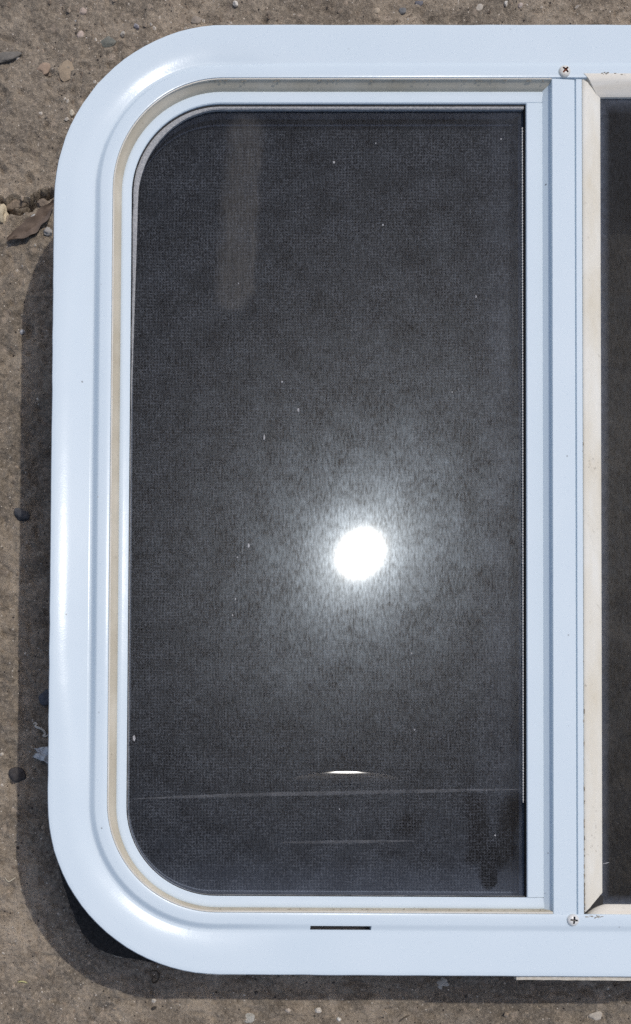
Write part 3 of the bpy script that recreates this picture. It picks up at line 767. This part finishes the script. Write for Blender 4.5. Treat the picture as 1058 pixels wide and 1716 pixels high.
rock('pebble', 568, 1708, 4, 4, 4, (.70, .67, .60), (.75, .72, .66), 'small bright white pebble in front of the long shadow', 'pebble', 0, 15, .2, angular=.15)
rock('pebble', 483, 1693, 4.5, 4.2, 3, (.50, .42, .34), (.56, .48, .40), 'dull buff pebble on the edge of the long shadow', 'pebble', 0, 16, .35)
rock('stone', 1000, 1703, 11, 8, 2.6, (.44, .39, .33), (.52, .47, .40), 'broad pale flat stone in front of the long shadow', 'stone', .2, 17, .5)
rock('stone', 742, 1648, 15, 10, 2.6, (.40, .38, .34), (.48, .46, .41), 'pale grey flat stone lying in the long shadow', 'stone', -.3, 18, .5)
rock('pebble', 418, 1706, 10, 8, 2.2, (.38, .37, .33), (.44, .42, .37), 'greyish flat pebble sunk in front of the long shadow', 'pebble', .5, 19, .5)
rock('pebble', 1041, 306, 3.4, 3.2, 3, (.80, .78, .74), (.84, .82, .78), 'tiny bright white pebble seen through the clear pane', 'pebble', 0, 20, .2, angular=.12)
rock('stone', 806, 11, 10, 9, 2.6, (.40, .36, .31), (.47, .43, .37), 'pale rough stone sunk in the dirt beyond the top rail', 'stone', .4, 21, .5)
rock('pebble', 632, 18, 5, 6, 2.6, (.40, .33, .25), (.46, .39, .30), 'tan round pebble beyond the top rail', 'pebble', 0, 22, .45)
rock('pebble', 395, 6, 4, 5, 3, (.60, .56, .50), (.66, .62, .56), 'cream sliver of stone beyond the top rail', 'pebble', .6, 23, .3)
rock('pebble', 703, 4, 7, 5, 3, (.12, .12, .14), (.18, .18, .20), 'dark bluish chip beyond the top rail', 'pebble', .2, 24, .4)
rock('pebble', 675, 18, 6, 6, 3, (.14, .145, .15), (.20, .20, .20), 'charcoal chip beyond the top rail', 'pebble', .9, 25, .4)
rock('pebble', 330, 32, 9, 7, 2.4, (.27, .23, .19), (.33, .28, .23), 'dull brown rounded pebble beyond the top rail', 'pebble', .1, 26, .5)
rock('pebble', 848, 6, 3, 4, 3, (.64, .60, .54), (.70, .66, .60), 'bright cream crumb beyond the top rail', 'pebble', .1, 27, .3)
rock('pebble', 873, 8, 4.5, 4, 3, (.40, .30, .26), (.62, .58, .52), 'reddish and white chip beyond the top rail', 'pebble', .6, 28, .3)
rock('clod', 28, 335, 20, 11, 7, (.20, .155, .115), (.29, .235, .18), 'brown lump of dried soil above the dead leaf', 'soil clod', .25, 29, .45, angular=.4)
rock('clod', 72, 338, 12, 8, 6, (.17, .135, .105), (.25, .20, .155), 'small brown soil lump between the leaf and the frame', 'soil clod', -.3, 30, .4, angular=.4)
rock('crumb', 58, 366, 9, 6, 5, (.42, .41, .39), (.54, .53, .50), 'pale grey mortar crumb lying against the leaf', 'crumb', .6, 31, .3, angular=.45)
rock('crumb', 81, 392, 8, 6, 5, (.34, .32, .30), (.44, .42, .39), 'grey mortar crumb under the tip of the leaf', 'crumb', -.4, 32, .3, angular=.45)
rock('crumb', 38, 557, 5, 4, 3.5, (.55, .55, .55), (.34, .33, .33), 'speckled white crumb by the middle of the frame rail', 'crumb', .4, 33, .3, angular=.4)
rock('bark_chip', 258, 1690, 6, 2.6, 3, (.045, .04, .036), (.08, .07, .06), 'black splinter of bark in front of the rounded shadow', 'bark chip', .5, 34, .2)

# dead leaf
def leaf():
    x0, y0, x1, y1 = gx(14), gy(407), gx(92), gy(346); n, m = 26, 9; V = []; Fc = []
    d = Vector((x1 - x0, y1 - y0)); L = d.length; d /= L; nr = Vector((-d.y, d.x))
    for i in range(n + 1):
        f = i / n; wdt = (14.5 + 4.5 * mnoise.noise(Vector((f * 6, 1, 2)))) * math.sin(math.pi * min(1, f * 0.92 + 0.05)) ** 0.75; bend = 9 * math.sin(math.pi * f)
        for j in range(m):
            t_ = j / (m - 1) * 2 - 1
            p = Vector((x0, y0)) + d * (L * f) + nr * (t_ * wdt + bend)
            cup = 5.5 * t_ * t_ + 1.2 * math.sin(7 * f + 2 * t_) + 2.6 * mnoise.noise(Vector((f * 7, t_ * 2.5, 5))) + 5 * f * f - 1.6 * math.exp(-(t_ / .12) ** 2)
            V.append((p.x, p.y, cup))
    bz = max(gz(V[k][0], V[k][1]) - V[k][2] for k in range(0, len(V), 5)) * 0.35 + 4
    top = [W(x, y, z + bz + 1) for x, y, z in V]; bot = [W(x, y, z + bz) for x, y, z in V]; N = len(top)
    for i in range(n):
        for j in range(m - 1):
            a, b, c, e = i * m + j, i * m + j + 1, (i + 1) * m + j + 1, (i + 1) * m + j
            Fc.append((a, b, c, e)); Fc.append((N + a, N + e, N + c, N + b))
    edge = [i * m for i in range(n + 1)] + [n * m + j for j in range(1, m)] + [i * m + m - 1 for i in range(n - 1, -1, -1)] + [j for j in range(m - 2, 0, -1)]
    for a, b in zip(edge, edge[1:] + edge[:1]): Fc.append((a, b, N + b, N + a))
    o = make('dead_leaf', top + bot, Fc, None, None, 60, origin=W((x0 + x1) / 2, (y0 + y1) / 2, bz), mats=[mat_plain('dry_leaf', (.11, .082, .064), (.19, .145, .115), 160, .8, .25, .5, .001)])
    tag(o, 'curled dry brown leaf beside the upper left of the frame', 'leaf')
leaf()
def strand(name, pts, r, cols, label, cat):
    P = []
    for u, v, dz in pts: P.append((gx(u), gy(v), gz(gx(u), gy(v)) + dz))
    # smooth
    Q = []
    for i in range(len(P) - 1):
        a, b = Vector(P[i]), Vector(P[i + 1])
        for k in range(4): Q.append(a.lerp(b, k / 4))
    Q.append(Vector(P[-1]))
    for _ in range(2): Q = [Q[0]] + [(Q[i - 1] + Q[i] * 2 + Q[i + 1]) / 4 for i in range(1, len(Q) - 1)] + [Q[-1]]
    V, Fc = tube(Q, r)
    o = make(name, V, Fc, None, None, 60, origin=W(Q[0].x, Q[0].y, Q[0].z), mats=[mat_plain(name + '_fibre', cols[0], cols[1], 600, .8)])
    return tag(o, label, cat)
strand('root_curl', [(56, 1214, 3), (60, 1211, 5), (63, 1215, 4), (59, 1217, 3), (63, 1220, 4), (70, 1222, 5), (75, 1226, 4), (77, 1231, 4), (72, 1234, 3), (78, 1235, 3), (84, 1230, 4)], 2.4, ((.55, .50, .42), (.66, .61, .53)), 'pale curly rootlet at the left edge of the frame', 'root')
strand('straw', [(9, 1470, 2), (15, 1478, 3), (22, 1474, 3), (27, 1470, 2)], 1.2, ((.50, .44, .33), (.60, .54, .42)), 'short forked pale straw on the sunlit dirt', 'straw')
strand('twig', [(250, 1628, 3), (262, 1625, 6), (268, 1634, 5), (264, 1644, 4), (256, 1648, 3), (254, 1639, 5), (261, 1634, 7)], 1.5, ((.05, .037, .025), (.10, .075, .05)), 'dark curled twig in the shadow of the rounded corner', 'twig')
strand('straw', [(186, 1597, 4), (196, 1603, 3), (208, 1604, 3), (220, 1601, 3)], 1.0, ((.42, .37, .30), (.5, .45, .37)), 'thin pale straw lying along the edge of the near-black shade sheet', 'straw')
strand('grass_blade', [(30, 1646, 2), (38, 1644, 4), (46, 1647, 2)], 1.7, ((.42, .40, .17), (.50, .46, .24)), 'yellowed grass blade on the sunlit dirt', 'grass')
strand('twig', [(668, 1712, 2), (676, 1705, 3), (686, 1701, 2)], 1.1, ((.10, .08, .06), (.16, .13, .10)), 'thin brown twig in front of the long shadow', 'twig')

# crumpled scrap of clear plastic under the frame edge
def scrap():
    x0, y0 = gx(76), gy(1264); bm = bmesh.new(); r2 = random.Random(5); n = 7; V = []; Fc = []
    for i in range(n):
        for j in range(n):
            fx, fy = i / (n - 1), j / (n - 1)
            x = x0 - 15 + 32 * fx - 9 * abs(fy - .45) * (1 - fx) * 2 + 3 * r2.random(); y = y0 - 13 + 30 * fy * (0.55 + 0.45 * fx) + 10 * fx * (fy - .2) + 3 * r2.random()
            V.append(W(x, y, gz(x, y) + 4 + 9 * r2.random() + 8 * fx))
    for i in range(n - 1):
        for j in range(n - 1): Fc.append((i * n + j, i * n + j + 1, (i + 1) * n + j + 1, (i + 1) * n + j))
    t = NT('clear_plastic')
    p = t.principled((.66, .67, .66), .25, None, .6)
    mt = t.surf(t.mixsh(0.85, t.n('BsdfTransparent', {'Color': (.9, .9, .9, 1)}).outputs[0], p))
    o = make('plastic_scrap', V, Fc, mt, None, 12, origin=W(x0, y0, gz(x0, y0)))
    sm = o.modifiers.new('thick', 'SOLIDIFY'); sm.thickness = 0.0002
    tag(o, 'crumpled clear plastic scrap poking from under the frame edge', 'plastic scrap')
scrap()

# near-black sheet standing in for the deep shade under the lower left corner
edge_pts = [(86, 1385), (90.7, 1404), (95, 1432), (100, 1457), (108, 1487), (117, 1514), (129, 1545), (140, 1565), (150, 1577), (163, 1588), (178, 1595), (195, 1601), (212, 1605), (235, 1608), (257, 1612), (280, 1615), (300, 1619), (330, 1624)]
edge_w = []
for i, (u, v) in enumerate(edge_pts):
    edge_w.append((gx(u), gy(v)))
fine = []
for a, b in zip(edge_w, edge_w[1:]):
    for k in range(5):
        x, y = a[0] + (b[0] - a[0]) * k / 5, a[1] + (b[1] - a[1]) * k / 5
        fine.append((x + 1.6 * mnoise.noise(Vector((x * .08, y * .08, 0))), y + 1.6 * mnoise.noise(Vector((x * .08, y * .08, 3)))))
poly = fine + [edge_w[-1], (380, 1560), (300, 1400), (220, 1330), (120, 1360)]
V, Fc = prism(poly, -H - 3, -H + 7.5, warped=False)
o = make('shade_sheet', V, Fc, None, None, 30, origin=W(200, 1560, 0), mats=[mat_plain('shade_black', (.022, .021, .020), (.060, .056, .052), 380, .9, .15, .8, .0015)])
tag(o, 'near-black sheet standing in for the shade under the lower rounded corner of the frame', 'rubber sheet')

# ------------------------------------------------------------------ loose grit
rg = random.Random(11)
V = []; Fc = []; fmat = []
gm = [mat_plain('grit_buff', (.34, .27, .20), (.44, .36, .28), 500, .95), mat_plain('grit_pale', (.56, .50, .42), (.66, .60, .52), 500, .9), mat_plain('grit_dark', (.06, .052, .046), (.11, .095, .08), 500, .9), mat_plain('grit_brown', (.20, .155, .115), (.27, .215, .165), 500, .95)]
def grit(x, y, r):
    k = len(V); seg = 5; e = rg.uniform(.6, 1.0); a0 = rg.uniform(0, 6.28); z0 = gz_arr.pop()
    mi = rg.choices((0, 1, 2, 3), (5, 1.6, 0.6, 6))[0]
    hgt = r * rg.uniform(.5, .9)
    V.append(W(x, y, z0 + hgt * .8))
    for q in range(seg):
        a = a0 + 2 * math.pi * q / seg; rr_ = r * rg.uniform(.75, 1.15)
        px, py = rr_ * math.cos(a), rr_ * e * math.sin(a)
        V.append(W(x + px * math.cos(a0) - py * math.sin(a0), y + px * math.sin(a0) + py * math.cos(a0), z0 - .8))
    for q in range(seg): Fc.append((k, k + 1 + q, k + 1 + (q + 1) % seg)); fmat.append(mi)
spots = []
def scatter(n, u0, u1, v0, v1):
    for _ in range(n):
        r = min(5.5, 0.8 * rg.paretovariate(2.2)); spots.append((gx(rg.uniform(u0, u1)), gy(rg.uniform(v0, v1)), r))
scatter(3600, -40, 135, -30, 1720); scatter(2600, 90, 1080, -40, 60); scatter(900, 90, 260, 30, 260); scatter(3000, 60, 1080, 1560, 1740); scatter(900, 1000, 1070, 270, 1520)
zz = ground_h(np.array([s[0] for s in spots]), np.array([s[1] for s in spots])); gz_arr = list(zz)[::-1]
for x, y, r in spots: grit(x, y, r)
g = make('gravel', V, Fc, None, None, 0, origin=Vector((0, 0, 0)), mats=gm, fmat=fmat)
tag(g, 'loose fine grit scattered over the packed earth', None, kind='stuff')
